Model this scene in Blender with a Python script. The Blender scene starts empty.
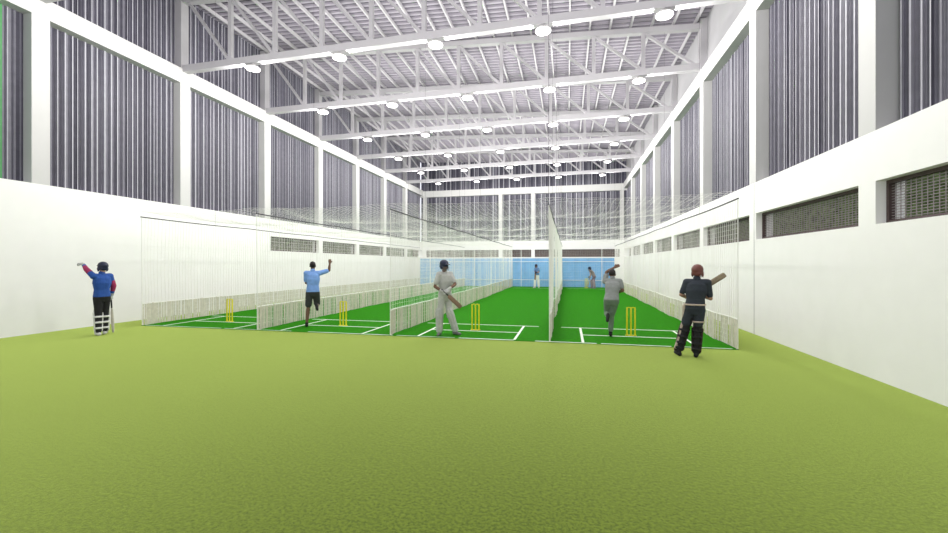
import bpy, bmesh, math, random
from mathutils import Vector as V, Matrix as M
random.seed(7)
S = bpy.context.scene
C = S.collection
PI = math.pi

# ------------------------------------------------------------------ materials
def mat(name, col, rough=0.6, var=0.0, vscale=20, bump=0.0, bscale=60, metal=0.0, spec=0.3, sheen=0.0):
    m = bpy.data.materials.new(name); m.use_nodes = True
    nt = m.node_tree; b = nt.nodes['Principled BSDF']
    b.inputs['Roughness'].default_value = rough
    b.inputs['Metallic'].default_value = metal
    b.inputs['Specular IOR Level'].default_value = spec
    if sheen:
        b.inputs['Sheen Weight'].default_value = sheen
        b.inputs['Sheen Roughness'].default_value = 0.5
        b.inputs['Sheen Tint'].default_value = (col[0]*2, col[1]*2, col[2]*2, 1)
    tc = nt.nodes.new('ShaderNodeTexCoord')
    if var > 0:
        n = nt.nodes.new('ShaderNodeTexNoise'); n.inputs['Scale'].default_value = vscale; n.inputs['Detail'].default_value = 4
        nt.links.new(tc.outputs['Object'], n.inputs['Vector'])
        r = nt.nodes.new('ShaderNodeMapRange'); r.inputs['From Min'].default_value = .25; r.inputs['From Max'].default_value = .75
        r.inputs['To Min'].default_value = 1-var; r.inputs['To Max'].default_value = 1+var
        nt.links.new(n.outputs['Fac'], r.inputs['Value'])
        x = nt.nodes.new('ShaderNodeVectorMath'); x.operation = 'SCALE'
        x.inputs[0].default_value = col[:3]
        nt.links.new(r.outputs['Result'], x.inputs['Scale'])
        nt.links.new(x.outputs['Vector'], b.inputs['Base Color'])
    else:
        b.inputs['Base Color'].default_value = (*col[:3], 1)
    if bump > 0:
        n2 = nt.nodes.new('ShaderNodeTexNoise'); n2.inputs['Scale'].default_value = bscale; n2.inputs['Detail'].default_value = 3
        nt.links.new(tc.outputs['Object'], n2.inputs['Vector'])
        bp = nt.nodes.new('ShaderNodeBump'); bp.inputs['Strength'].default_value = bump; bp.inputs['Distance'].default_value = .02
        nt.links.new(n2.outputs['Fac'], bp.inputs['Height']); nt.links.new(bp.outputs['Normal'], b.inputs['Normal'])
    return m

WHITE   = mat('white_paint', (.88,.88,.86), .65, .015, 3)
FRAMEW  = mat('frame_paint', (.575,.571,.565), .6, .02, 3)
STEEL   = mat('white_steel', (.46,.446,.47), .5, .03, 4)
PURLIN  = mat('purlin_steel', (.46,.446,.47), .5, .03, 4)
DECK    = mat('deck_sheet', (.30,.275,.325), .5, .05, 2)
DECKD   = mat('deck_recess_shade', (.05,.045,.066), .5, .05, 2)  # shade of the rib recesses, painted as a darker deck tone
CLADD   = mat('cladding_shaded', (.055,.052,.075), .5, .15, 6)
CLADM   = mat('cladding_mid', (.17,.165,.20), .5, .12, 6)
CLADL   = mat('cladding_lit', (.40,.395,.44), .5, .08, 6)
CLADG   = mat('cladding_pale', (.36,.355,.37), .55, .03, 3)
GREENP  = mat('green_panel', (.075,.27,.10), .5, .05, 3)
BROWN   = mat('bronze_frame', (.075,.05,.05), .5, .05, 8)
SLAT    = mat('screen_metal', (.24,.215,.205), .5, .1, 20)
HEDGE   = mat('hedge_leaf', (.13,.19,.07), .7, .7, 9, .8, 12)
TURF2   = mat('practice_turf', (.026,.20,.006), .9, .22, 14, .4, 160, spec=.03)
LINE    = mat('line_paint', (.80,.88,.76), .8, .06, 30)
NET     = mat('net_cord', (.90,.89,.85), .8, .03, 5)
SKIRT   = mat('net_skirt', (.62,.58,.49), .85, .12, 9)
CABLE   = mat('dark_cable', (.06,.055,.065), .6, .1, 20)
YELLOW  = mat('yellow_plastic', (.80,.70,.02), .4, .03, 20)
BLUE    = mat('blue_vinyl', (.20,.44,.75), .6, .08, 3)
BLUED   = mat('blue_seam', (.11,.28,.55), .6, .05, 3)

def floor_mat():
    m = bpy.data.materials.new('light_turf'); m.use_nodes = True
    nt = m.node_tree; b = nt.nodes['Principled BSDF']
    b.inputs['Roughness'].default_value = .9; b.inputs['Specular IOR Level'].default_value = .1
    b.inputs['Sheen Weight'].default_value = 1.0; b.inputs['Sheen Roughness'].default_value = .45
    b.inputs['Sheen Tint'].default_value = (.80,1.0,.25,1)
    tc = nt.nodes.new('ShaderNodeTexCoord')
    n = nt.nodes.new('ShaderNodeTexNoise'); n.inputs['Scale'].default_value = 36; n.inputs['Detail'].default_value = 6; n.inputs['Roughness'].default_value = .8
    n2 = nt.nodes.new('ShaderNodeTexNoise'); n2.inputs['Scale'].default_value = .9; n2.inputs['Detail'].default_value = 3
    for q in (n, n2): nt.links.new(tc.outputs['Object'], q.inputs['Vector'])
    cr = nt.nodes.new('ShaderNodeValToRGB')
    cr.color_ramp.elements[0].position = .42; cr.color_ramp.elements[0].color = (.022,.044,.003,1)
    cr.color_ramp.elements[1].position = .58; cr.color_ramp.elements[1].color = (.126,.184,.011,1)
    nt.links.new(n.outputs['Fac'], cr.inputs['Fac'])
    r = nt.nodes.new('ShaderNodeMapRange'); r.inputs['To Min'].default_value = .9; r.inputs['To Max'].default_value = 1.1
    nt.links.new(n2.outputs['Fac'], r.inputs['Value'])
    x = nt.nodes.new('ShaderNodeVectorMath'); x.operation = 'SCALE'
    nt.links.new(cr.outputs['Color'], x.inputs[0]); nt.links.new(r.outputs['Result'], x.inputs['Scale'])
    nt.links.new(x.outputs['Vector'], b.inputs['Base Color'])
    bp = nt.nodes.new('ShaderNodeBump'); bp.inputs['Strength'].default_value = .35; bp.inputs['Distance'].default_value = .02
    nt.links.new(n.outputs['Fac'], bp.inputs['Height']); nt.links.new(bp.outputs['Normal'], b.inputs['Normal'])
    return m
TURF = floor_mat()
LENS = bpy.data.materials.new('lamp_lens'); LENS.use_nodes = True
_b = LENS.node_tree.nodes['Principled BSDF']
_b.inputs['Base Color'].default_value = (.9,.9,.9,1)
_b.inputs['Emission Color'].default_value = (1,.98,.93,1); _b.inputs['Emission Strength'].default_value = 6

# ------------------------------------------------------------------ helpers
def box(bm, x0, x1, y0, y1, z0, z1, mi=0):
    vs = [bm.verts.new(p) for p in ((x0,y0,z0),(x1,y0,z0),(x1,y1,z0),(x0,y1,z0),(x0,y0,z1),(x1,y0,z1),(x1,y1,z1),(x0,y1,z1))]
    for f in ((0,3,2,1),(4,5,6,7),(0,1,5,4),(1,2,6,5),(2,3,7,6),(3,0,4,7)):
        bm.faces.new([vs[i] for i in f]).material_index = mi
def frame_of(d):
    d = d.normalized()
    a = V((0,0,1)) if abs(d.z) < .9 else V((1,0,0))
    u = d.cross(a).normalized(); return u, d.cross(u).normalized()
def tube(bm, pts, r, n=6, cap=True, mi=0):
    pts = [V(p) for p in pts]; rs = r if isinstance(r, (list,tuple)) else [r]*len(pts)
    rings = []
    for i, p in enumerate(pts):
        d = pts[min(i+1,len(pts)-1)] - pts[max(i-1,0)]
        u, w = frame_of(d)
        rings.append([bm.verts.new(p + rs[i]*(math.cos(2*PI*k/n)*u + math.sin(2*PI*k/n)*w)) for k in range(n)])
    for a, b in zip(rings, rings[1:]):
        for k in range(n):
            bm.faces.new((a[k], a[(k+1)%n], b[(k+1)%n], b[k])).material_index = mi
    if cap and n > 2:
        bm.faces.new(rings[0][::-1]).material_index = mi; bm.faces.new(rings[-1]).material_index = mi
def bar(bm, p, q, w, h, up=V((0,0,1))):
    p, q = V(p), V(q); d = (q-p).normalized()
    s = d.cross(up)
    s = s.normalized() if s.length > 1e-4 else V((1,0,0))
    t = s.cross(d).normalized()
    vs = [bm.verts.new(e + s*a*w/2 + t*b*h/2) for e in (p,q) for a,b in ((-1,-1),(1,-1),(1,1),(-1,1))]
    for f in ((0,1,2,3),(7,6,5,4),(0,4,5,1),(1,5,6,2),(2,6,7,3),(3,7,4,0)):
        bm.faces.new([vs[i] for i in f])
def link(name, bm, mats, parent=None, smooth=False, loc=None):
    bmesh.ops.recalc_face_normals(bm, faces=bm.faces)
    me = bpy.data.meshes.new(name); bm.to_mesh(me); bm.free()
    for m in (mats if isinstance(mats, (list,tuple)) else [mats]): me.materials.append(m)
    if smooth:
        for p in me.polygons: p.use_smooth = True
    o = bpy.data.objects.new(name, me); C.objects.link(o)
    if parent: o.parent = parent
    if loc is not None: o.location = loc
    return o
def tag(o, label=None, cat=None, group=None, kind=None):
    if label: o['label'] = label
    if cat: o['category'] = cat
    if group: o['group'] = group
    if kind: o['kind'] = kind
    return o
def empty(name, loc=(0,0,0), rz=0):
    o = bpy.data.objects.new(name, None); C.objects.link(o)
    o.location = loc; o.rotation_euler = (0,0,rz); o.empty_display_size = .1
    return o
def copy_tree(o, parent=None):
    c = o.copy(); C.objects.link(c)
    if parent: c.parent = parent
    for ch in [x for x in S.objects if x.parent == o]: copy_tree(ch, c)
    return c
def NB(): return bmesh.new()
ORD = ['first','second','third','fourth','fifth','sixth','seventh','eighth','ninth','tenth','eleventh','twelfth','thirteenth','fourteenth','fifteenth','sixteenth','seventeenth','eighteenth','nineteenth','twentieth','twenty-first','twenty-second','twenty-third','twenty-fourth','twenty-fifth','twenty-sixth']

# ------------------------------------------------------------------ hall dimensions
LW, RW, FY, BY = -13.4, 4.67, 37.5, -3.4       # wall faces; BY is an end left open to admit fill light
REC = .32                                       # recess of the cladding behind the frame
SILL, WB, WT = 3.88, 2.42, 3.09
BT, BB = 8.77, 8.25                             # ring beam
CW = .39                                        # column width
def roofz(x): return 11.52 - (x+13.7)*0.0475
COLS = [8.1 + 4.2*k for k in range(-3, 7)]      # column centres along the left wall
COLR = [7.88 + 4.22*k for k in range(-2, 7)]    # and along the right wall
COLR = [7.88 - 4.22*3] + COLR
TR = [8.1 + 4.2*k for k in range(0, 7)]        # trusses

# floor
bm = NB(); box(bm, LW-.4, RW+.4, BY, FY+.4, -.2, 0)
tag(link('floor', bm, TURF), 'light olive green turf floor of the hall', 'floor', kind='structure')

# walls: lower solid part with the window openings
def side_wall(name, x0, x1, first_open, label, COLS):
    bm = NB()
    box(bm, x0, x1, BY, FY+.4, 0, WB); box(bm, x0, x1, BY, FY+.4, WT, SILL)
    edges = [(c-CW/2, c+CW/2) for c in COLS]
    prev = BY
    for i, (a, b) in enumerate(edges):
        if i < first_open: continue
        box(bm, x0, x1, prev, b, WB, WT) if i == first_open else box(bm, x0, x1, a, b, WB, WT)
        prev = b
    box(bm, x0, x1, FY-.3, FY+.4, WB, WT)
    return tag(link(name, bm, WHITE), label, 'wall', kind='structure')
wl = side_wall('wall_left', LW-REC-.06, LW, 5, 'long plain white lower wall on the left side of the hall', COLS)
wr = side_wall('wall_right', RW, RW+REC+.06, 0, 'long white lower wall on the right with slot windows', COLR)
FCOL = [-5.98, -3.04]
bm = NB()
box(bm, LW, RW, FY, FY+.38, 0, WB); box(bm, LW, RW, FY, FY+.38, WT, SILL)
for a, b in ((LW, LW+.3), (-6.15,-5.8), (-3.2,-2.88), (RW-.3, RW)): box(bm, a, b, FY, FY+.38, WB, WT)
wf = tag(link('wall_far', bm, WHITE), 'white lower wall at the far end behind the nets', 'wall', kind='structure')
bm = NB()
for z0, z1 in ((0, SILL),): box(bm, RW-.006, RW+.01, 11.995, 12.01, z0, z1)
link('joint', bm, CLADG, wr)

# corrugated cladding
def cladding(name, parent, axis, pos, sgn, a0, a1, zt, mats, pitch=.155, seed=1):
    """vertical ribs; axis 'y' : sheet runs along Y at X=pos, ribs stand out towards sgn*X."""
    R = random.Random(seed); bm = NB(); prof = []; t = a0
    while t < a1:
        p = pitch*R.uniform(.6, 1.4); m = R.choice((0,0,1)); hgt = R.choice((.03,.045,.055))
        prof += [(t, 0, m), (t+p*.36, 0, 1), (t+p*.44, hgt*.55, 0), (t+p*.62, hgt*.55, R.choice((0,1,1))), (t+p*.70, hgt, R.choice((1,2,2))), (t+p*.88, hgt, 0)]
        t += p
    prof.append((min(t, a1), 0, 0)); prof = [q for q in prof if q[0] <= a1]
    cols = []
    for (t, h, m) in prof:
        c = (pos + sgn*h, t) if axis == 'y' else (t, pos + sgn*h)
        top = zt(c[0])
        cols.append((bm.verts.new((c[0], c[1], SILL-.02)), bm.verts.new((c[0], c[1], top))))
    for (a, b), q in zip(zip(cols, cols[1:]), prof):
        bm.faces.new((a[0], b[0], b[1], a[1])).material_index = q[2]
    o = link(name, bm, mats, parent)
    return o
MS = [CLADD, CLADM, CLADL]  # ridge highlights and valley shade are painted into these tones
cladding('cladding', wl, 'y', LW-REC, 1, 7.50, FY, lambda x: roofz(x), MS, seed=3)['label'] = 'dark corrugated cladding, rib highlights and shade painted in'
cladding('cladding', wl, 'y', LW-REC, 1, BY, 4.4, lambda x: roofz(x), MS, seed=4)['label'] = 'dark corrugated cladding, rib highlights and shade painted in'
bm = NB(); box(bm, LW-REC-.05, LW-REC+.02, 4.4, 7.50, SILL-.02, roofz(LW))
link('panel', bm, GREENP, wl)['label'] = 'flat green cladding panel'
cladding('cladding', wr, 'y', RW+REC, -1, BY, FY, lambda x: BT-.1, MS, seed=5)['label'] = 'dark corrugated cladding, rib highlights and shade painted in'
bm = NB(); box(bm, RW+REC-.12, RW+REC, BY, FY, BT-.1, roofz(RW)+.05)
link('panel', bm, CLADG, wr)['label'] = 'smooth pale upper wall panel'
cladding('cladding', wf, 'x', FY+REC, -1, LW-REC, RW+REC, lambda x: roofz(x), MS, pitch=.42, seed=6)['label'] = 'dark corrugated cladding, rib highlights and shade painted in'

# frame: columns and ring beams
def ordlab(i): return ORD[i]
for side, x0, x1, cs in (('left', LW-REC, LW, COLS), ('right', RW, RW+REC, COLR)):
    for i, y in enumerate(cs):
        bm = NB(); box(bm, x0, x1, y-CW/2, y+CW/2, SILL, BB)
        n = i - 3
        where = ('the %s one counted from the near end in the photo' % ORD[n]) if n >= 0 else ('the %s one behind the camera' % ORD[-n-1])
        tag(link('column', bm, FRAMEW), 'white column against the %s cladding, %s' % (side, where), 'column', 'columns along the %s wall' % side, 'structure')
    bm = NB(); box(bm, x0, x1, BY, FY, BB, BT)
    tag(link('beam', bm, FRAMEW), 'long white ring beam on top of the %s columns' % side, 'beam', kind='structure')
for i, x in enumerate(FCOL):
    bm = NB(); box(bm, x-.17, x+.17, FY, FY+.3, SILL, 8.12)
    tag(link('column', bm, FRAMEW), 'white column in the far end wall, %s of the close pair' % ('left' if i == 0 else 'right'), 'column', 'far wall columns', 'structure')
for i, x in enumerate((LW-.02, RW-.28)):
    bm = NB(); box(bm, x, x+.3, FY-.005, FY+.3, SILL, 8.12)
    tag(link('column', bm, FRAMEW), 'white corner column where the far wall meets the %s wall' % ('left' if i == 0 else 'right'), 'column', 'far wall columns', 'structure')
bm = NB(); box(bm, LW-.3, RW+.3, FY-.01, FY+.3, 8.12, 8.70)
tag(link('beam', bm, FRAMEW), 'white ring beam across the far end wall', 'beam', kind='structure')

# windows
wn = [0]
def window(axis, pos, out, a0, a1, label):
    wn[0] += 1
    def bx(bm, a, b, d0, d1, z0, z1):
        p, q = sorted((pos+out*d0, pos+out*d1))
        box(bm, p, q, a, b, z0, z1) if axis == 'y' else box(bm, a, b, p, q, z0, z1)
    bm = NB(); f = .055
    bx(bm, a0, a1, .14, .22, WB, WB+f); bx(bm, a0, a1, .14, .22, WT-f, WT)
    bx(bm, a0, a0+f, .14, .22, WB+f, WT-f); bx(bm, a1-f, a1, .14, .22, WB+f, WT-f)
    w = tag(link('window_%d' % wn[0], bm, BROWN), label, 'window', kind='structure')
    bm = NB(); z = WB+f+.02
    while z < WT-f-.01:
        bx(bm, a0+f, a1-f, .175, .19, z, z+.009); z += .042
    t = a0+f+.03
    while t < a1-f:
        bx(bm, t, t+.012, .18, .186, WB+f, WT-f); t += .095
    link('window_screen', bm, SLAT, w)
for i in range(len(COLS)-1):
    a, b = COLS[i]+CW/2, COLS[i+1]-CW/2; ra, rb = COLR[i]+CW/2, COLR[i+1]-CW/2
    n = i-3
    lab = ('%s bay counted from the nearest column' % ORD[n]) if n >= 0 else ('%s bay back from the nearest column' % ORD[-n-1])
    window('y', RW, 1, ra, rb, 'bronze-framed slot window, right wall, %s' % lab)
    if i >= 5: window('y', LW, -1, a, b, 'bronze-framed slot window, left wall, %s' % lab)
for a, b, l in ((LW+.3,-6.15,'left'), (-5.8,-3.2,'middle, narrowest'), (-2.88,RW-.3,'right')):
    window('x', FY, 1, a, b, 'dark slot window in the far wall above the blue screens, %s of three' % l)

# hedge outside the slot windows
def hedge(x0, x1, y0, y1, label):
    R = random.Random(int(x0*10)); bm = NB()
    nx, ny, nz = 4, int((y1-y0)/.16), 22
    if (x1-x0) > (y1-y0): nx, ny = int((x1-x0)/.2), 4
    def P(a, b, c): return V((x0+(x1-x0)*a/nx, y0+(y1-y0)*b/ny, 3.5*c/nz))
    cache = {}
    def vt(a,b,c):
        if (a,b,c) not in cache:
            cache[(a,b,c)] = bm.verts.new(P(a,b,c) + (V((R.uniform(-.09,.09),R.uniform(-.09,.09),R.uniform(-.08,.08))) if c > 0 else V()))
        return cache[(a,b,c)]
    for c in range(nz):
        for b in range(ny):
            for a in (0, nx): bm.faces.new((vt(a,b,c), vt(a,b+1,c), vt(a,b+1,c+1), vt(a,b,c+1)))
        for a in range(nx):
            for b in (0, ny): bm.faces.new((vt(a,b,c), vt(a+1,b,c), vt(a+1,b,c+1), vt(a,b,c+1)))
    for a in range(nx):
        for b in range(ny): bm.faces.new((vt(a,b,nz), vt(a+1,b,nz), vt(a+1,b+1,nz), vt(a,b+1,nz)))
    tag(link('hedge', bm, HEDGE), label, 'hedge', kind='stuff')
hedge(6.3, 7.0, -3, 46, 'leafy green hedge outside, seen through the right slot windows')
hedge(-15.8, -15.1, 16, 46, 'leafy green hedge outside, seen through the left slot windows')
bm = NB(); box(bm, -18, LW-.45, BY, 48, -.2, -.001); box(bm, LW-.45, RW+.45, FY+.5, 48, -.2, -.001); box(bm, RW+.45, 9, BY, 48, -.2, -.001)
tag(link('ground', bm, HEDGE), 'ground outside along the hall walls', 'ground', kind='structure')

bm = NB(); box(bm, -15.0, 6.2, 38.9, 39.2, -.1, 3.7)  # added outside to keep bright sky from showing through the far windows
tag(link('sky_blocking_wall', bm, mat('brown_brick', (.16,.09,.075), .8, .2, 5)), 'added brown wall hiding the bright sky behind the far slot windows', 'wall', kind='structure')
# roof deck (ceiling)
bm = NB(); prof = []; y = BY
while y < FY+.4:
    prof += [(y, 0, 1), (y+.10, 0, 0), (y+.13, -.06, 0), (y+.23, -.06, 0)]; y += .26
rows = []
for (yy, dz, m) in prof:
    rows.append([bm.verts.new((x, yy, roofz(x)+.06+dz)) for x in (LW-.4, RW+.4)])
for (a, b), q in zip(zip(rows, rows[1:]), prof):
    bm.faces.new((a[0], a[1], b[1], b[0])).material_index = q[2]
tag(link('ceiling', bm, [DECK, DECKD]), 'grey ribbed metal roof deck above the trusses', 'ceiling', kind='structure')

# purlins
nP = 25
for i in range(nP):
    x = LW+.15 + i*(RW-LW-.3)/(nP-1)
    bm = NB(); z = roofz(x)-.01
    box(bm, -.03, .03, BY, FY, -.13, 0)
    o = link('purlin_beam', bm, PURLIN, loc=(x, 0, z))
    tag(o, 'thin white purlin under the roof deck, %s from the left wall' % ORD[i], 'beam', 'roof purlins', 'structure')

# trusses
def chordz(x): return roofz(x) - .27
NPN = 10
XS = [LW+.15 + i*(RW-LW-.3)/NPN for i in range(NPN+1)]
def botz(x): return 8.775 + (x-LW)*.0085
def make_truss(y):
    r = empty('roof_truss', (0, y, 0))
    bm = NB(); bar(bm, (LW-.02, 0, botz(LW)), (RW+.02, 0, botz(RW)), .22, .23); link('bottom_chord', bm, STEEL, r)
    bm = NB(); bar(bm, (LW-.2, 0, chordz(LW-.2)), (RW+.2, 0, chordz(RW+.2)), .2, .2); link('top_chord', bm, STEEL, r)
    for x, s in ((LW-.15, 1), (RW+.12, -1)):
        bm = NB(); box(bm, x-.13, x+.13, -.15, .15, BT+.002, roofz(x)-.02); link('end_post', bm, STEEL, r)
    for i in range(1, NPN):
        x = XS[i]; bm = NB(); box(bm, x-.065, x+.065, -.06, .06, botz(x)+.115, chordz(x)-.1); link('web_post', bm, STEEL, r)
    for i in range(NPN):
        bm = NB(); bar(bm, (XS[i]+.06, 0, chordz(XS[i])-.12), (XS[i+1]-.06, 0, botz(XS[i+1])+.125), .09, .11, V((0,1,0))); link('diagonal', bm, STEEL, r)
    return r
t0 = make_truss(TR[0])
trusses = [t0]
for y in TR[1:]:
    o = copy_tree(t0); o.location = (0, y, 0); trusses.append(o)
def trname(i):
    k = i - 1
    if k >= 0: return ['nearest truss in view', 'second truss in view', 'third truss in view', 'fourth truss in view', 'fifth truss in view', 'farthest truss by the end wall'][k]
    return ['truss before those in view', 'truss above the camera', 'truss behind the camera'][-k-1]
for i, o in enumerate(trusses):
    tag(o, 'white steel roof truss, %s' % trname(i), 'truss', 'roof trusses')

# ceiling lamps: five on every truss
LX = [-10.57 + 3.29*k for k in range(5)]
POWER = 420
def make_lamp():
    r = empty('ceiling_light')
    bm = NB(); tube(bm, [(0,0,0),(0,0,-.05),(0,0,-.10),(0,0,-.155)], [.05,.09,.2,.235], 24); link('lamp_housing', bm, FRAMEW, r, True)
    bm = NB(); tube(bm, [(0,0,-.156),(0,0,-.185),(0,0,-.20)], [.225,.215,.12], 24); link('lamp_lens', bm, LENS, r, True)
    ld = bpy.data.lights.new('lamp_glow', 'POINT'); ld.shadow_soft_size = .15; ld.energy = POWER; ld.color = (1,.975,.955)
    lo = bpy.data.objects.new('lamp_glow', ld); C.objects.link(lo); lo.parent = r; lo.location = (0,0,-.62)
    return r
l0 = make_lamp(); first = True
for i, y in enumerate(TR):  # lamps of the first, unseen truss are added to brighten the near walls
    for k, x in enumerate(LX):
        o = l0 if first else copy_tree(l0); first = False
        o.location = (x, y, botz(x)-.115)
        tag(o, 'round lamp under %s, %s' % (trname(i), ['by the left wall','second from the left wall','middle of its five','second from the right wall','by the right wall'][k]), 'lamp', 'round ceiling lamps')

# ------------------------------------------------------------------ practice turf and crease lines
NX = [-12.12 + 3.8975*k for k in range(5)]
NY0, NY1 = 9.7, 33.0
NZ = 3.16
bm = NB(); box(bm, NX[0]-.02, NX[4]+.02, NY0, NY1+.3, .001, .012)
turf = tag(link('practice_turf', bm, TURF2), 'dark green practice turf laid under the four net lanes', 'turf')
bm = NB(); R = random.Random(5); x = NX[0]+.1
while x < NX[4]:
    L = R.uniform(.5, 1.6)
    box(bm, x, min(x+L, NX[4]), NY0+.02+R.uniform(-.015,.02), NY0+.065, .0125, .0145); x += L + R.choice((0,.1,.25,.5))
link('edge_line', bm, LINE, turf)
for k in range(4):
    c = (-10.24, -6.35, -2.43, 1.54)[k]
    for q in ((c-1.72, c+1.62, 11.98, 12.04), (c-1.17, c+1.17, 10.80, 10.86), (c-1.23, c-1.17, NY0+.1, 11.98), (c+1.17, c+1.23, NY0+.1, 11.98), (c-1.6, c+1.6, 31.0, 31.05)):
        bm = NB(); box(bm, *q, .0125, .0145); link('crease_line', bm, LINE, turf)

# ------------------------------------------------------------------ nets (knotted cord, cord by cord)
def net_wall(i, x0):
    R = random.Random(40+i); ph = [R.uniform(0, 6.28) for _ in range(6)]
    def dx(y, z):
        k = 1 - (z/NZ)**2*.8
        return k*((.035*math.sin(y*1.3+ph[0]) + .016*math.sin(y*4.1+ph[1])) + .008*math.sin(y*9.7+ph[2]))
    def dy(y, z): return .03*math.sin(y*5.3+ph[3]) + .02*math.sin(z*2.2+y*.7+ph[4])
    def sag(y, z): return -.02*(z/NZ)*abs(math.sin((y-NY0)*PI/4.2))
    bm = NB(); zs = [0.02+.0, .8, 1.6, 2.4, NZ]
    n = int((NY1-NY0)/.105)
    for a in range(n+1):
        y = NY0 + (NY1-NY0)*a/n
        r = .0042 if a not in (0, n) else .011
        tube(bm, [(x0+dx(y,z), y+dy(y,z)*(a not in (0,n)), z+sag(y,z)) for z in zs], r, 3, False)
    z = .03
    while z < NZ:
        ys = [NY0 + (NY1-NY0)*a/110 for a in range(111)]
        tube(bm, [(x0+dx(y,z), y, z+sag(y,z)) for y in ys], .0026, 3, False); z += .105
    root = empty('cricket_net', (0,0,0))
    link('net_mesh', bm, NET, root)
    # pleated canvas skirt
    bm = NB(); y = NY0; h = .64
    while y < NY1:
        w = R.uniform(.045,.085)
        d = dx(y, 0)+R.uniform(-.012,.012)
        bar(bm, (x0+d, y+w/2, .014), (x0+d*.9, y+w/2, h+R.uniform(-.015,.015)), .006, w, V((0,1,0)))
        y += w + R.uniform(.006,.032)
    link('skirt', bm, SKIRT, root)
    bm = NB(); tube(bm, [(x0+dx(y,.64), y, h) for y in [NY0+(NY1-NY0)*a/110 for a in range(111)]], .012, 5); link('skirt_hem', bm, NET, root)
    bm = NB(); tube(bm, [(x0, NY0-.02+(NY1-NY0)*a/110, NZ+.01+sag(NY0+(NY1-NY0)*a/110, NZ)) for a in range(111)], .017, 6); link('top_cable', bm, CABLE, root)
    # rings tying the net to the cable
    for y in ([NY0+.02] if i == 3 else []) + [q for q in TR if q > NY0]:
        y = min(y, NY1)
        bm = NB(); tube(bm, [(x0, y, NZ), (x0, y, roofz(x0)-.02)], (.005 if y < NY0+1 else .003), 5); link('hanger_cable', bm, CABLE, root)
    return root
labs = ['outermost white cricket net nearest the left wall', 'white net dividing the two lanes nearest the left wall',
        'white net between second and third lanes, left of the batter in whites', 'white dividing net seen edge-on as a narrow white strip',
        'outermost white cricket net along the right wall']
for i, x in enumerate(NX): tag(net_wall(i, x), labs[i], 'net', 'cricket lane nets')
# overhead net
bm = NB(); R = random.Random(9)
def rz(x, y): return NZ + .16 - .06*abs(math.sin((y-NY0)*PI/4.2)) - .06*abs(math.sin((x-NX[0])*PI/3.8975)) + .012*math.sin(7*x+3*y)
n = int((NX[4]-NX[0])/.15)
for a in range(n+1):
    x = NX[0] + (NX[4]-NX[0])*a/n
    tube(bm, [(x+.02*math.sin(y*3+a), y, rz(x,y)) for y in [NY0+(NY1-NY0)*b/70 for b in range(71)]], .0026, 3, False)
n = int((NY1-NY0)/.18)
for a in range(n+1):
    y = NY0 + (NY1-NY0)*a/n
    tube(bm, [(x, y+.02*math.sin(x*3+a), rz(x,y)) for x in [NX[0]+(NX[4]-NX[0])*b/60 for b in range(61)]], .0024, 3, False)
tag(link('overhead_net', bm, NET), 'white net stretched flat over the tops of all the cricket lanes', 'net')
# end net with rope borders
root = empty('end_net'); bm = NB()
n = int((NX[4]-NX[0])/.13)
for a in range(n+1):
    x = NX[0]+.03 + (NX[4]-NX[0]-.06)*a/n
    tube(bm, [(x, NY1+.09, .02), (x, NY1+.09, NZ)], .0025, 3, False)
z = .05
while z < NZ:
    tube(bm, [(NX[0]+.03, NY1+.09, z), (NX[4]-.03, NY1+.09, z)], .0025, 3, False); z += .13
link('net_mesh', bm, NET, root)
for x in (-11.2, -7.4, -3.615, 2.54):
    bm = NB(); tube(bm, [(x, NY1+.09, .015), (x, NY1+.09, NZ)], .025, 6); link('border_rope', bm, NET, root)
for z in (.55, 1.98):
    bm = NB(); tube(bm, [(NX[0], NY1+.09, z), (NX[4], NY1+.09, z)], .018, 6); link('border_rope', bm, NET, root)
tag(root, 'white end net with rope borders hanging in front of the blue screens', 'net')
# blue screens
for k in range(4):
    a, b = NX[k]+.01, NX[k+1]-.01
    r = empty('blue_screen', ((a+b)/2, NY1+.2, 0)); h = (b-a)/2
    bm = NB()
    m = 4; w = 2*h/m
    for q in range(m): box(bm, -h+q*w+.012, -h+(q+1)*w-.012, -.05, .04, .013, 2.25)
    bmesh.ops.bevel(bm, geom=bm.edges[:], offset=.012, segments=1)
    link('padding', bm, BLUE, r)
    bm = NB(); box(bm, -h, h, -.02, .05, .013, 2.23); link('backing', bm, BLUED, r)
    tag(r, 'blue padded screen at the end of %s' % ['the lane nearest the left wall','the second lane from the left wall','the third lane, behind the far white-trousered batter','the lane nearest the right wall'][k], 'screen', 'blue end screens')

# ------------------------------------------------------------------ wickets
def make_wicket():
    r = empty('wicket')
    for s in (-.095, 0, .095):
        bm = NB(); tube(bm, [(s,0,0),(s,0,.02),(s,0,.67),(s,0,.69)], [.014,.021,.021,.017], 12); link('stump', bm, YELLOW, r, True)
    for s in (-.05, .05):
        bm = NB(); tube(bm, [(s-.055,0,.698),(s-.03,0,.698),(s,0,.70),(s+.03,0,.698),(s+.055,0,.698)], [.009,.010,.014,.010,.009], 10); link('bail', bm, YELLOW, r, True)
    bm = NB(); tube(bm, [(0,0,.0),(0,0,.012)], [.0,.0], 4) if False else box(bm, -.13,.13,-.035,.035,0,.014); link('base', bm, YELLOW, r)
    return r
w0 = make_wicket()
wl_lab = ['yellow wicket in the lane nearest the left wall', 'yellow wicket just right of the bowler in the pale blue shirt',
          'yellow wicket right of the batter in white, third lane from the left wall', 'yellow wicket between the grey-green bowler and the black-clad batter',
          'tiny yellow wicket at the far end beside the stooping batter']
for k, (x, y) in enumerate([(-10.24,10.93), (-6.35,10.93), (-2.43,10.97), (1.54,11.0), (1.36,32.1)]):
    o = w0 if k == 0 else copy_tree(w0)
    o.location = (x, y, .0125); tag(o, wl_lab[k], 'wicket', 'yellow wickets')

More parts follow.
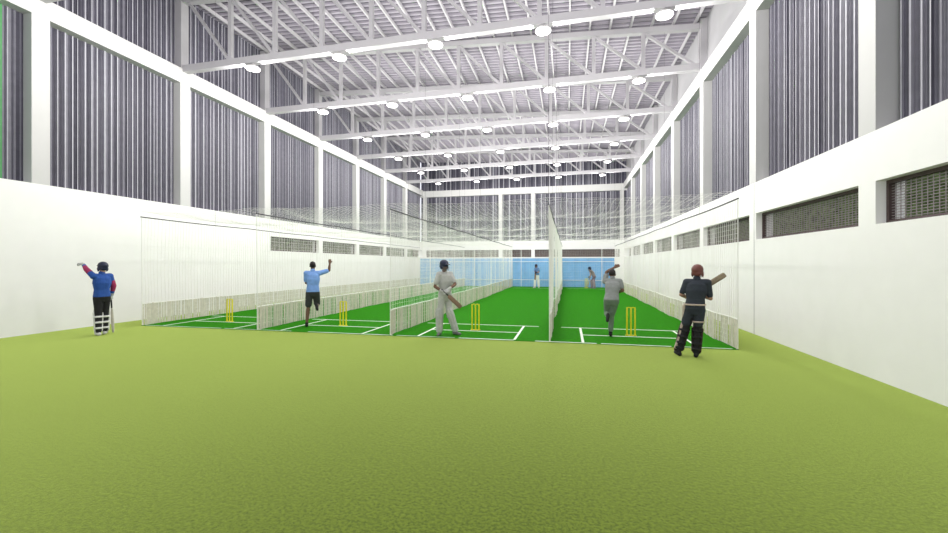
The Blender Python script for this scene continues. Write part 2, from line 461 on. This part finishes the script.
# ------------------------------------------------------------------ people
SKIN_D = mat('skin_dark', (.16,.085,.055), .55, .06, 12)
SKIN_M = mat('skin_mid', (.42,.25,.18), .55, .06, 12)
HAIR   = mat('hair_black', (.018,.014,.013), .6, .3, 90, .5, 150)
EYE    = mat('eye_white', (.8,.8,.78), .3)
def cloth(n, c, v=.12): return mat(n, c, .85, v, 14, .25, 40)
BLUEJ = cloth('jacket_blue', (.025,.085,.33)); MAROON = cloth('sleeve_crimson', (.32,.03,.10)); NAVY = mat('helmet_navy', (.02,.025,.055), .4, .1, 20)
BLACKC = cloth('cloth_black', (.02,.02,.022)); WHITEP = cloth('pad_white', (.78,.78,.76), .05); SKYB = cloth('shirt_sky', (.20,.36,.74))
CHAR = cloth('shorts_charcoal', (.045,.047,.05)); WHITEC = cloth('cricket_white', (.50,.50,.49)); GREYC = cloth('shirt_grey', (.26,.275,.27))
GREYG = cloth('trouser_sage', (.15,.20,.15)); TEE = cloth('tee_slate', (.035,.042,.055)); BEIGE = cloth('pad_beige', (.52,.42,.36)); RUST = mat('helmet_rust', (.17,.06,.05), .45, .1, 20)
DKBR = cloth('pad_dark', (.06,.035,.035)); SHOE = cloth('shoe_black', (.015,.015,.015)); SHOEW = cloth('shoe_pale', (.62,.62,.6), .05); SHOEG = cloth('shoe_grey', (.22,.22,.22))
WILLOW = mat('willow', (.50,.40,.27), .5, .12, 25); WILLOWD = mat('willow_dark', (.20,.13,.08), .5, .15, 25); GRIP = mat('bat_grip', (.05,.05,.06), .8, .1, 60)
GRILLE = mat('grille_steel', (.2,.2,.22), .4, metal=.6)

def p_cap(bm, p0, p1, r0, r1, n=14, st=4):
    p0, p1 = V(p0), V(p1); d = p1-p0; L = max(d.length, 1e-4); d = d/L; u, w = frame_of(d)
    prof = [(-r0*math.cos(a), r0*math.sin(a)) for a in [PI/2*k/st for k in range(1, st+1)]]
    prof += [(L + r1*math.sin(a), r1*math.cos(a)) for a in [PI/2*k/st for k in range(0, st)]]
    rings = [[bm.verts.new(p0 + d*t + rr*(math.cos(2*PI*k/n)*u + math.sin(2*PI*k/n)*w)) for k in range(n)] for t, rr in prof]
    for a, b in zip(rings, rings[1:]):
        for k in range(n): bm.faces.new((a[k], a[(k+1)%n], b[(k+1)%n], b[k]))
    e0 = bm.verts.new(p0 - d*r0); e1 = bm.verts.new(p1 + d*r1)
    for k in range(n):
        bm.faces.new((e0, rings[0][(k+1)%n], rings[0][k])); bm.faces.new((e1, rings[-1][k], rings[-1][(k+1)%n]))
def p_ell(bm, c, r, mtx=None):
    m = M.Translation(V(c)) @ (mtx.to_4x4() if mtx is not None else M.Identity(4)) @ M.Diagonal((r[0], r[1], r[2], 1))
    bmesh.ops.create_uvsphere(bm, u_segments=20, v_segments=14, radius=1, matrix=m)
def p_loft(bm, rings, n=22):
    """rings: (centre, rx, ry, facing angle)"""
    rs = []
    for c, rx, ry, a in rings:
        ca, sa = math.cos(a), math.sin(a); out = []
        for k in range(n):
            t = 2*PI*k/n; x = rx*math.copysign(abs(math.cos(t))**.85, math.cos(t)); y = ry*math.copysign(abs(math.sin(t))**.85, math.sin(t))
            out.append(bm.verts.new(V(c) + V((x*ca - y*sa, x*sa + y*ca, 0))))
        rs.append(out)
    for a, b in zip(rs, rs[1:]):
        for k in range(n): bm.faces.new((a[k], a[(k+1)%n], b[(k+1)%n], b[k]))
    bm.faces.new(rs[0][::-1]); bm.faces.new(rs[-1])
def blob(name, bm, voxel, m, parent, it=5):
    bmesh.ops.recalc_face_normals(bm, faces=bm.faces)
    me = bpy.data.meshes.new(name+'_src'); bm.to_mesh(me); bm.free()
    o = bpy.data.objects.new(name, me); C.objects.link(o)
    r = o.modifiers.new('r', 'REMESH'); r.mode = 'VOXEL'; r.voxel_size = voxel
    s = o.modifiers.new('s', 'SMOOTH'); s.factor = .5; s.iterations = it
    dg = bpy.context.evaluated_depsgraph_get(); dg.update()
    nm = bpy.data.meshes.new_from_object(o.evaluated_get(dg)); nm.name = name
    o.modifiers.clear(); o.data = nm; bpy.data.meshes.remove(me)
    nm.materials.clear(); nm.materials.append(m)
    for p in nm.polygons: p.use_smooth = True
    o.parent = parent
    return o
def lerp(a, b, t): return V(a)*(1-t) + V(b)*t
def hand(bm, wrist, d, n, thumb, curl=.5, k=1.0, fat=1.0):
    """palm, four fingers of different length, thumb from the side. d along the hand, n palm side, thumb = +1/-1 side."""
    d = V(d).normalized(); n = V(n); n = (n - d*n.dot(d)).normalized(); s = d.cross(n).normalized()*thumb
    w = V(wrist)
    offs = [.033, .011, -.011, -.031]; lens = [.068, .078, .071, .055]
    for o, L in zip(offs, lens):
        kn = w + d*.088*k + s*o*k
        p_cap(bm, w + s*o*.6*k + d*.01, kn, .017*k, .0135*k*fat, 8, 3)
        p = kn; a = 0
        for q, f in enumerate((.45,.32,.23)):
            a += curl*(.9 if q == 0 else 1.0)
            e = p + (d*math.cos(a) + n*math.sin(a))*L*f*k
            p_cap(bm, p, e, (.0115-.001*q)*k*fat, (.0105-.001*q)*k*fat, 8, 3); p = e
    b = w + d*.025*k + s*.026*k; m1 = b + (d*.6 + s*.65 + n*.35).normalized()*.045*k
    p_cap(bm, b, m1, .015*k, .0125*k*fat, 8, 3)
    p_cap(bm, m1, m1 + (d*.8 + s*.1 + n*(.3+curl*.5)).normalized()*.034*k, .012*k*fat, .010*k*fat, 8, 3)

def person(pos, rz, label, J, look):
    """J: joints in metres, x to the viewer's right, y away from the viewer. Left and right are the person's own."""
    root = empty('person', pos, rz); tag(root, label, 'person')
    vx = look.get('voxel', .0075); sc = look.get('s', 1.0)
    af, ah, hd = J['chest_face'], J['hip_face'], J['head_face']          # angles: 0 = facing away, pi = facing the viewer
    def fr(a): return V((math.cos(a), math.sin(a), 0)), V((-math.sin(a), math.cos(a), 0))   # right, forward
    rc, fc = fr(af); rh, fh = fr(ah); rH, fH = fr(hd)
    pel, chest, neck, head = V(J['pelvis']), V(J['chest']), V(J['neck']), V(J['head'])
    waist = lerp(pel, chest, .52)
    sh = {'R': neck + rc*.175*sc + V((0,0,-.05)), 'L': neck - rc*.175*sc + V((0,0,-.05))}
    for s_ in 'LR':
        if 'sh'+s_ in J: sh[s_] = V(J['sh'+s_])
    hip = {'R': pel + rh*.088 + V((0,0,-.04)), 'L': pel - rh*.088 + V((0,0,-.04))}
    am = (af+ah)/2
    def torso(bm, g, lo=-.10, arm=True):
        p_loft(bm, [(pel+V((0,0,lo)), .135+g, .095+g, ah), (pel, .165+g, .115+g, ah), (waist, .142+g, .100+g, am), (chest, .170+g, .122+g, af),
                    (lerp(chest, neck, .6), .160+g, .105+g, af), (neck+V((0,0,-.01)), .085+g, .07+g*.6, af)])
        for q in 'LR': p_cap(bm, lerp(chest, neck, .7), sh[q], .075+g*.5, .058+g)
    # --- body
    bm = NB(); torso(bm, 0)
    p_cap(bm, neck+V((0,0,-.05)), head+V((0,0,-.06)), .062, .056)
    HM = M.Rotation(hd, 3, 'Z')
    tilt = J.get('tilt', 0.0)
    HM = HM @ M.Rotation(-tilt, 3, 'X')
    hp = lambda x, y, z: head + HM @ V((x, y, z))
    p_ell(bm, hp(0,-.012,.022), (.076,.096,.098), HM); p_ell(bm, hp(0,.028,-.035), (.058,.066,.078), HM); p_ell(bm, hp(0,.062,-.092), (.030,.024,.022), HM)
    p_cap(bm, hp(0,.09,.008), hp(0,.108,-.03), .010, .015); p_cap(bm, hp(-.022,.080,-.062), hp(.022,.080,-.062), .011, .011)
    p_cap(bm, hp(-.045,.072,.026), hp(.045,.072,.026), .013, .013)
    for s_ in (-1, 1): p_ell(bm, hp(s_*.078,-.005,-.012), (.012,.022,.034), HM)
    for q in 'LR':
        el, wr = V(J['el'+q]), V(J['wr'+q])
        p_cap(bm, sh[q], lerp(sh[q], el, .5), .055, .048); p_cap(bm, lerp(sh[q], el, .5), el, .048, .038)
        p_cap(bm, el, lerp(el, wr, .35), .039, .041); p_cap(bm, lerp(el, wr, .35), wr, .041, .026)
        hdv = V(J.get('hd'+q, wr-el)); hn = V(J.get('hn'+q, fc))
        hand(bm, wr, hdv, hn, (-1 if q == 'R' else 1), J.get('curl'+q, .55))
        kn, an = V(J['kn'+q]), V(J['an'+q])
        p_cap(bm, hip[q], lerp(hip[q], kn, .5), .088, .074); p_cap(bm, lerp(hip[q], kn, .5), kn, .074, .053)
        p_cap(bm, kn, lerp(kn, an, .32), .052, .056); p_cap(bm, lerp(kn, an, .32), an, .056, .036)
        ft = V(J['ft'+q])
        up = V((0,0,1)) if abs(ft.normalized().z) < .3 else (kn-an).normalized()
        p_cap(bm, an, an-up*.03, .036, .034); p_cap(bm, an - up*.04 - ft.normalized()*.03, an + ft - up*.052, .030, .022)
    body = blob('body', bm, vx, look['skin'], root, 4)
    bm = NB()
    for s_ in (-1,1): p_ell(bm, hp(s_*.031,.079,.004), (.012,.010,.009), HM)
    link('eyes', bm, EYE, root, True)
    bm = NB(); p_ell(bm, hp(0,-.022,.034), (.084,.100,.098), HM)
    if look.get('hair', True): blob('hair', bm, .01, HAIR, root, 3)
    else: bm.free()
    # --- shirt with sleeves
    bm = NB(); torso(bm, .018, look.get('hem', -.04) )
    for q in 'LR':
        el, wr = V(J['el'+q]), V(J['wr'+q]); k = look.get('sleeve', .55)
        if k <= 1: p_cap(bm, sh[q], lerp(sh[q], el, k), .072, .066 if k < .8 else .054)
        else:
            p_cap(bm, sh[q], el, .072, .055); p_cap(bm, el, lerp(el, wr, k-1), .055, .043)
    shirt = blob('shirt', bm, vx*1.2, look['shirt'], root, 5)
    if 'panel' in look:                                     # coloured sleeve panels
        for q in 'LR':
            el, wr = V(J['el'+q]), V(J['wr'+q]); bm = NB()
            p_cap(bm, lerp(sh[q], el, .55), el, .066, .060); p_cap(bm, el, lerp(el, wr, .5), .060, .050)
            blob('sleeve_panel', bm, vx*1.2, look['panel'], root, 4)['label'] = 'crimson lower sleeve'
    # collar
    bm = NB(); p_cap(bm, neck+V((0,0,-.02)), neck+V((0,0,.025)), .076, .070); blob('collar', bm, .01, look['shirt'], shirt, 3)
    # --- trousers / shorts
    bm = NB()
    p_loft(bm, [(pel+V((0,0,-.14)), .125, .095, ah), (pel+V((0,0,-.02)), .182, .134, ah), (lerp(pel, waist, .6), .160, .117, ah)])
    for q in 'LR':
        kn, an = V(J['kn'+q]), V(J['an'+q]); k = look.get('leg', 1.95)
        if k <= 1: p_cap(bm, hip[q], lerp(hip[q], kn, k), .104, .092)
        else: p_cap(bm, hip[q], kn, .103, .074); p_cap(bm, kn, lerp(kn, an, k-1), .076, .060)
    blob('shorts' if look.get('leg', 1.95) <= 1 else 'trousers', bm, vx*1.2, look['pants'], root, 5)
    # --- shoes
    for q in 'LR':
        an, ft = V(J['an'+q]), V(J['ft'+q]); f = ft.normalized(); bm = NB()
        up = V((0,0,1)) if abs(f.z) < .3 else (V(J['kn'+q])-an).normalized()
        b = an - up*.048
        p_cap(bm, b - f*.045, b + f*.08, .042, .042); p_cap(bm, b + f*.08, b + ft + f*.015 - up*.008, .042, .034); p_cap(bm, an - up*.04, an + up*.01, .046, .044)
        blob('shoe', bm, .008, look['shoe'], root, 3)
    # --- pads
    if 'pad' in look:
        for q in 'LR':
            kn, an = V(J['kn'+q]), V(J['an'+q]); f = V(J['ft'+q]); f = V((f.x, f.y, 0)).normalized()
            ax = (an-kn).normalized(); f = (f - ax*f.dot(ax)).normalized()
            bm = NB(); top = kn - ax*.13; side = ax.cross(f).normalized()
            for t in (-.055, 0, .055):
                p_cap(bm, top + f*(.075 - abs(t)*.35) + side*t, kn + f*(.085-abs(t)*.35) + side*t, .030, .036)
                p_cap(bm, kn + f*(.085-abs(t)*.35) + side*t, an + f*(.075-abs(t)*.3) + side*t*.85 - ax*.01, .036, .030)
            for t in (-.088, .088): p_cap(bm, kn + f*.02 + side*t - ax*.05, an + f*.02 + side*t*.8 - ax*.03, .020, .018)
            pad = blob('leg_pad', bm, .009, look['pad'], root, 3)
            for u in look.get('straps', (.12,.45,.78)):
                bm = NB(); c = lerp(kn, an, u); rr = .082 - .014*u
                pts = [c + f*math.cos(a)*rr + side*math.sin(a)*rr for a in [2*PI*k/20 for k in range(21)]]
                for a_, b_ in zip(pts, pts[1:]): p_cap(bm, a_-ax*.012, b_+ax*.012, .016, .016, 8, 2)
                blob('strap', bm, .009, look.get('strap', look['pad']), pad, 2)
    # --- gloves
    if 'glove' in look:
        for q in look.get('gloved', 'LR'):
            el, wr = V(J['el'+q]), V(J['wr'+q]); bm = NB()
            hand(bm, wr, V(J.get('hd'+q, wr-el)), V(J.get('hn'+q, fc)), (-1 if q == 'R' else 1), J.get('curl'+q, .55), 1.12, 1.5)
            p_cap(bm, lerp(wr, el, .16), wr, .044, .040)
            blob('glove', bm, .007, look['glove'], root, 3)
    # --- helmet
    if 'helmet' in look:
        bm = NB(); p_ell(bm, hp(0,-.012,.045), (.107,.127,.108), HM)
        for s_ in (-1,1): p_ell(bm, hp(s_*.088,.0,-.035), (.022,.058,.062), HM)
        p_ell(bm, hp(0,-.075,-.02), (.085,.05,.06), HM)
        h = blob('helmet', bm, .009, look['helmet'], root, 4)
        bm = NB(); p_ell(bm, hp(0,.115,.052), (.082,.062,.012), HM); blob('peak', bm, .007, look['helmet'], h, 2)
        bm = NB()
        for z in (-.015,-.045,-.075,-.10):
            tube(bm, [hp(.10*math.cos(a), .02+.125*math.sin(a), z) for a in [PI*k/12 for k in range(13)]], .004, 6)
        for x in (-.04,.04): tube(bm, [hp(x, .135, -.01), hp(x, .128, -.105)], .004, 6)
        link('grille', bm, GRILLE, h, True)
    return root, hip, rh

def extra(root, name, m, caps, vox=.009):
    bm = NB()
    for c in caps: p_cap(bm, *c)
    return blob(name, bm, vox, m, root, 3)

def bat(root_pos, rz, top, toe, face, label, wood=WILLOW, width=.108):
    """top = end of the handle, toe = bottom of the blade, both in the view axes of the holder; face = direction the blade faces"""
    r = empty('cricket_bat', root_pos, rz); tag(r, label, 'bat')
    a, b = V(top), V(toe); d = (b-a).normalized(); L = (b-a).length
    n = V(face); n = (n - d*n.dot(d)).normalized(); s = d.cross(n)
    bm = NB(); sec = []
    for t, w, th in ((.34,.03,.03),(.37,.075,.034),(.41,width,.040),(.72,width,.062),(.93,width,.048),(.985,width*.9,.03),(1.0,width*.6,.024)):
        c = a + d*L*t
        sec.append([bm.verts.new(c + s*x*w/2 + n*y*th/2) for x, y in ((-1,.55),(-.5,1),(.5,1),(1,.55),(1,.0),(.0,-1.1),(-1,.0))])
    for p, q in zip(sec, sec[1:]):
        for k in range(7): bm.faces.new((p[k], p[(k+1)%7], q[(k+1)%7], q[k]))
    bm.faces.new(sec[0][::-1]); bm.faces.new(sec[-1]); link('blade', bm, wood, r)
    bm = NB(); tube(bm, [a, a+d*.012, a+d*.03, a+d*L*.35], [.012,.020,.016,.017], 12); link('handle', bm, GRIP, r, True)
    return r
def ray(x, y): return math.atan2(-x, y)

# batter by the left wall, arm out, blue jacket
P = (-11.5, 8.2, 0); rz = ray(P[0], P[1])
J = dict(chest_face=.5, hip_face=.6, head_face=.4, pelvis=(0,0,.98), chest=(.0,.0,1.32), neck=(0,.015,1.54), head=(.015,.02,1.71),
         elL=(-.285,.10,1.66), wrL=(-.35,.27,1.79), hdL=(-.35,.6,.15), hnL=(0,.3,-1), curlL=.3,
         elR=(.225,.09,1.24), wrR=(.19,.14,1.0), hdR=(0,.15,-1), hnR=(-1,.2,0), curlR=.75,
         knL=(-.065,-.02,.52), anL=(-.06,-.08,.095), ftL=(-.05,.17,0), knR=(.06,.09,.52), anR=(.055,.09,.095), ftR=(.03,.17,0))
person(P, rz, 'batter in blue jacket and navy helmet, arm stretched out, by the left white wall', J,
       dict(skin=SKIN_M, shirt=BLUEJ, panel=MAROON, sleeve=1.8, hem=-.06, pants=BLACKC, shoe=SHOEW, pad=WHITEP, strap=WHITEP, glove=cloth('glove_grey', (.45,.46,.44)), helmet=NAVY, hair=False))
bat(P, rz, (.175,.16,1.0), (.215,.19,.02), (1,.25,0), 'cricket bat hanging upright beside the batter in the blue jacket', mat('willow_pale', (.66,.62,.55), .5, .1, 25))

# bowler in sky blue
P = (-7.12, 10.62, .0125); rz = ray(P[0], P[1])
J = dict(chest_face=-.1, hip_face=-.05, head_face=-.15, pelvis=(-.01,0,1.0), chest=(.0,.04,1.35), neck=(-.01,.07,1.57), head=(-.01,.10,1.735),
         elR=(.435,.12,1.60), wrR=(.455,.14,1.80), hdR=(.02,.05,1), hnR=(0,1,0), curlR=.6,
         elL=(-.19,.12,1.25), wrL=(-.06,.30,1.18), hnL=(1,0,0), curlL=.8,
         knL=(-.13,.04,.55), anL=(-.17,-.04,.095), ftL=(-.01,.18,0), knR=(.11,.17,.58), anR=(.09,-.24,.62), ftR=(.02,-.11,-.10))
person(P, rz, 'running bowler in pale blue shirt and charcoal shorts with one arm raised', J,
       dict(skin=SKIN_D, shirt=SKYB, sleeve=.75, hem=-.08, pants=CHAR, leg=.82, shoe=SHOE))

# batter in white
P = (-3.02, 10.08, .0125); rz = ray(P[0], P[1])
fa = PI + .62
J = dict(chest_face=fa, hip_face=fa, head_face=PI+.75, pelvis=(.0,0,1.0), chest=(.0,-.02,1.36), neck=(-.01,-.03,1.58), head=(-.02,-.06,1.745), tilt=.15,
         elR=(-.25,-.18,1.23), wrR=(-.07,-.31,1.12), hdR=(.8,-.1,-.5), hnR=(.3,.9,-.2), curlR=.8,
         elL=(.255,-.04,1.28), wrL=(.10,-.25,1.17), hdL=(-.6,-.5,-.5), hnL=(.3,.9,-.2), curlL=.8,
         knR=(-.135,-.07,.53), anR=(-.135,-.02,.095), ftR=(-.04,-.16,0), knL=(.11,-.02,.53), anL=(.25,.04,.095), ftL=(.11,-.13,0))
person(P, rz, 'batter in whites with dark helmet, facing out of the third lane', J,
       dict(skin=SKIN_D, shirt=WHITEC, sleeve=.7, hem=-.05, pants=WHITEC, shoe=SHOEG, pad=WHITEC, strap=SHOEG, glove=WHITEC, helmet=NAVY, hair=False))
bat(P, rz, (-.09,-.32,1.17), (.39,-.34,.72), (.3,-1,.3), 'brown cricket bat slanting down from the hands of the batter in white', WILLOWD)

# bowler in grey and sage
P = (1.03, 10.75, .0125); rz = ray(P[0], P[1])
J = dict(chest_face=-.2, hip_face=-.1, head_face=-.1, pelvis=(.02,0,.92), chest=(.05,.12,1.22), neck=(.045,.20,1.40), head=(.04,.25,1.53), tilt=.2,
         elL=(-.10,.30,1.58), wrL=(.09,.34,1.70), hdL=(.8,.1,.4), hnL=(0,1,-.3), curlL=.4,
         elR=(.285,.10,1.13), wrR=(.13,.30,1.06), hnR=(-1,0,.3), curlR=.8,
         knR=(.02,.09,.50), anR=(.0,.0,.095), ftR=(-.01,.18,0), knL=(-.085,.15,.55), anL=(-.065,-.17,.53), ftL=(-.01,-.10,-.09))
person(P, rz, 'bowler in grey shirt and sage trousers, forearm over the head, one foot kicked up', J,
       dict(skin=SKIN_D, shirt=GREYC, sleeve=.6, hem=-.06, pants=GREYG, leg=1.85, shoe=SHOE))

# batter in black, nearest
P = (2.32, 8.8, 0); rz = ray(P[0], P[1])
J = dict(chest_face=-.12, hip_face=-.1, head_face=-.2, pelvis=(.075,0,.96), chest=(.105,.02,1.29), neck=(.115,.03,1.49), head=(.125,.06,1.645),
         elL=(-.16,.03,1.20), wrL=(-.045,.24,1.13), hdL=(.6,.4,.1), hnL=(.3,.6,.6), curlL=.8,
         elR=(.345,.06,1.14), wrR=(.17,.24,1.20), hdR=(-.5,.3,.3), hnR=(-.2,.6,.6), curlR=.8,
         knL=(-.10,.04,.50), anL=(-.20,-.01,.095), ftL=(-.06,.16,0), knR=(.12,.05,.50), anR=(.10,-.02,.095), ftR=(.02,.17,0))
r5, hip5, rh5 = person(P, rz, 'batter in black shirt with rust helmet, back turned, bat held aslant', J,
       dict(skin=SKIN_M, shirt=TEE, sleeve=.8, hem=-.02, pants=TEE, leg=.62, shoe=SHOE, pad=DKBR, strap=BLACKC, straps=(.0,.3,.6,.85), glove=BEIGE, helmet=RUST, hair=False))
extra(r5, 'tights', BLACKC, [((.0-.013,.02,.75), J['knL'], .083, .066), (J['knL'], J['anL'], .066, .05), ((.16,.02,.75), J['knR'], .083, .066), (J['knR'], J['anR'], .066, .05)])
extra(r5, 'thigh_pad', BEIGE, [((-.10,-.02,.98), (-.105,.02,.72), .042, .040), ((-.105,.02,.72), (-.165,.03,.50), .036, .032), ((-.165,.03,.48), (-.255,-.005,.16), .032, .03)])['label'] = 'beige pad down the outer thigh'
extra(r5, 'waistband', BEIGE, [((.075+.185*math.cos(a), .0+.135*math.sin(a), 1.02), (.075+.185*math.cos(a+.33), .0+.135*math.sin(a+.33), 1.02), .018, .018, 8, 2) for a in [2*PI*k/19 for k in range(19)]])['label'] = 'beige belt of the thigh pad'
extra(r5, 'thigh_strap', BEIGE, [((.135+.10*math.cos(a), .02+.10*math.sin(a), .69), (.135+.10*math.cos(a+.4), .02+.10*math.sin(a+.4), .69), .018, .018, 8, 2) for a in [2*PI*k/16 for k in range(16)]])['label'] = 'beige strap below the shorts'
bat(P, rz, (-.07,.30,1.11), (.60,.24,1.60), (-.3,-1,.4), 'cricket bat raised aslant over the shoulder of the batter in black', mat('willow_olive', (.24,.19,.12), .5, .15, 25))

# far batter, third lane
P = (-2.30, 31.4, .0125); rz = ray(P[0], P[1])
J = dict(chest_face=PI-.8, hip_face=PI-.8, head_face=PI-.3, pelvis=(.06,0,.95), chest=(.06,-.03,1.28), neck=(.03,-.06,1.49), head=(-.01,-.09,1.63),
         elR=(-.12,-.16,1.22), wrR=(-.07,-.34,1.20), hnR=(1,0,0), curlR=.8, elL=(.22,-.15,1.22), wrL=(.02,-.34,1.14), hnL=(-1,0,0), curlL=.8,
         knR=(-.07,-.06,.50), anR=(-.09,-.02,.095), ftR=(-.12,-.1,0), knL=(.16,-.05,.50), anL=(.18,0,.095), ftL=(.02,-.17,0))
person(P, rz, 'distant batter in white trousers and blue shirt before the blue screen of the third lane', J,
       dict(voxel=.013, skin=SKIN_M, shirt=cloth('shirt_steel', (.13,.24,.45)), sleeve=.9, pants=WHITEP, shoe=SHOEW, pad=WHITEP, glove=NAVY, helmet=NAVY, hair=False))
bat(P, rz, (-.06,-.37,1.36), (-.09,-.42,.62), (.2,-1,0), 'dark cricket bat hanging in front of the distant batter in white trousers', WILLOWD)
# far batter, lane by the right wall
P = (1.80, 31.7, .0125); rz = ray(P[0], P[1])
fa = PI/2 + .35
J = dict(chest_face=fa, hip_face=fa, head_face=fa+.3, pelvis=(.08,0,.90), chest=(-.05,-.03,1.18), neck=(-.15,-.05,1.33), head=(-.23,-.07,1.44), tilt=.3,
         elR=(-.16,-.20,1.02), wrR=(-.20,-.16,.80), hnR=(-1,0,0), curlR=.8, elL=(-.14,.16,1.03), wrL=(-.23,-.06,.88), hnL=(-1,0,0), curlL=.8,
         knL=(-.08,.12,.50), anL=(-.05,.13,.095), ftL=(-.17,-.02,0), knR=(.08,-.12,.50), anR=(.14,-.12,.095), ftR=(-.16,-.06,0))
person(P, rz, 'distant stooping batter in grey-brown clothes and dark helmet beside the tiny far wicket', J,
       dict(voxel=.013, skin=SKIN_M, shirt=cloth('shirt_taupe', (.30,.25,.24)), sleeve=.9, pants=cloth('trouser_mauve', (.22,.17,.22)), shoe=SHOEG, pad=cloth('pad_taupe', (.36,.30,.33)), glove=SHOEG, helmet=NAVY, hair=False))
bat(P, rz, (-.20,-.13,.92), (-.36,-.2,.10), (-1,0,0), 'pale cricket bat grounded before the distant stooping batter', WILLOW)

# ------------------------------------------------------------------ light, camera
w = bpy.data.worlds.new('sky'); S.world = w; w.use_nodes = True
bg = w.node_tree.nodes['Background']; bg.inputs['Color'].default_value = (.93,.93,1.0,1); bg.inputs['Strength'].default_value = 2.6  # bright sky added as fill through the hall's unseen open end
cd = bpy.data.cameras.new('camera'); cam = bpy.data.objects.new('camera', cd); C.objects.link(cam)
cd.sensor_width = 36; cd.lens = 416/948*36; cd.shift_y = -2.5/948; cd.clip_end = 200; cd.clip_start = .05
cam.location = (0, 0, 1.8); cam.rotation_euler = (PI/2, 0, math.radians(12.7))
S.camera = cam
S.view_settings.view_transform = 'Standard'; S.view_settings.look = 'None'; S.view_settings.gamma = 1
S.view_settings.exposure = -0.78; S.view_settings.use_curve_mapping = False
S.cycles.max_bounces = 12; S.cycles.diffuse_bounces = 8
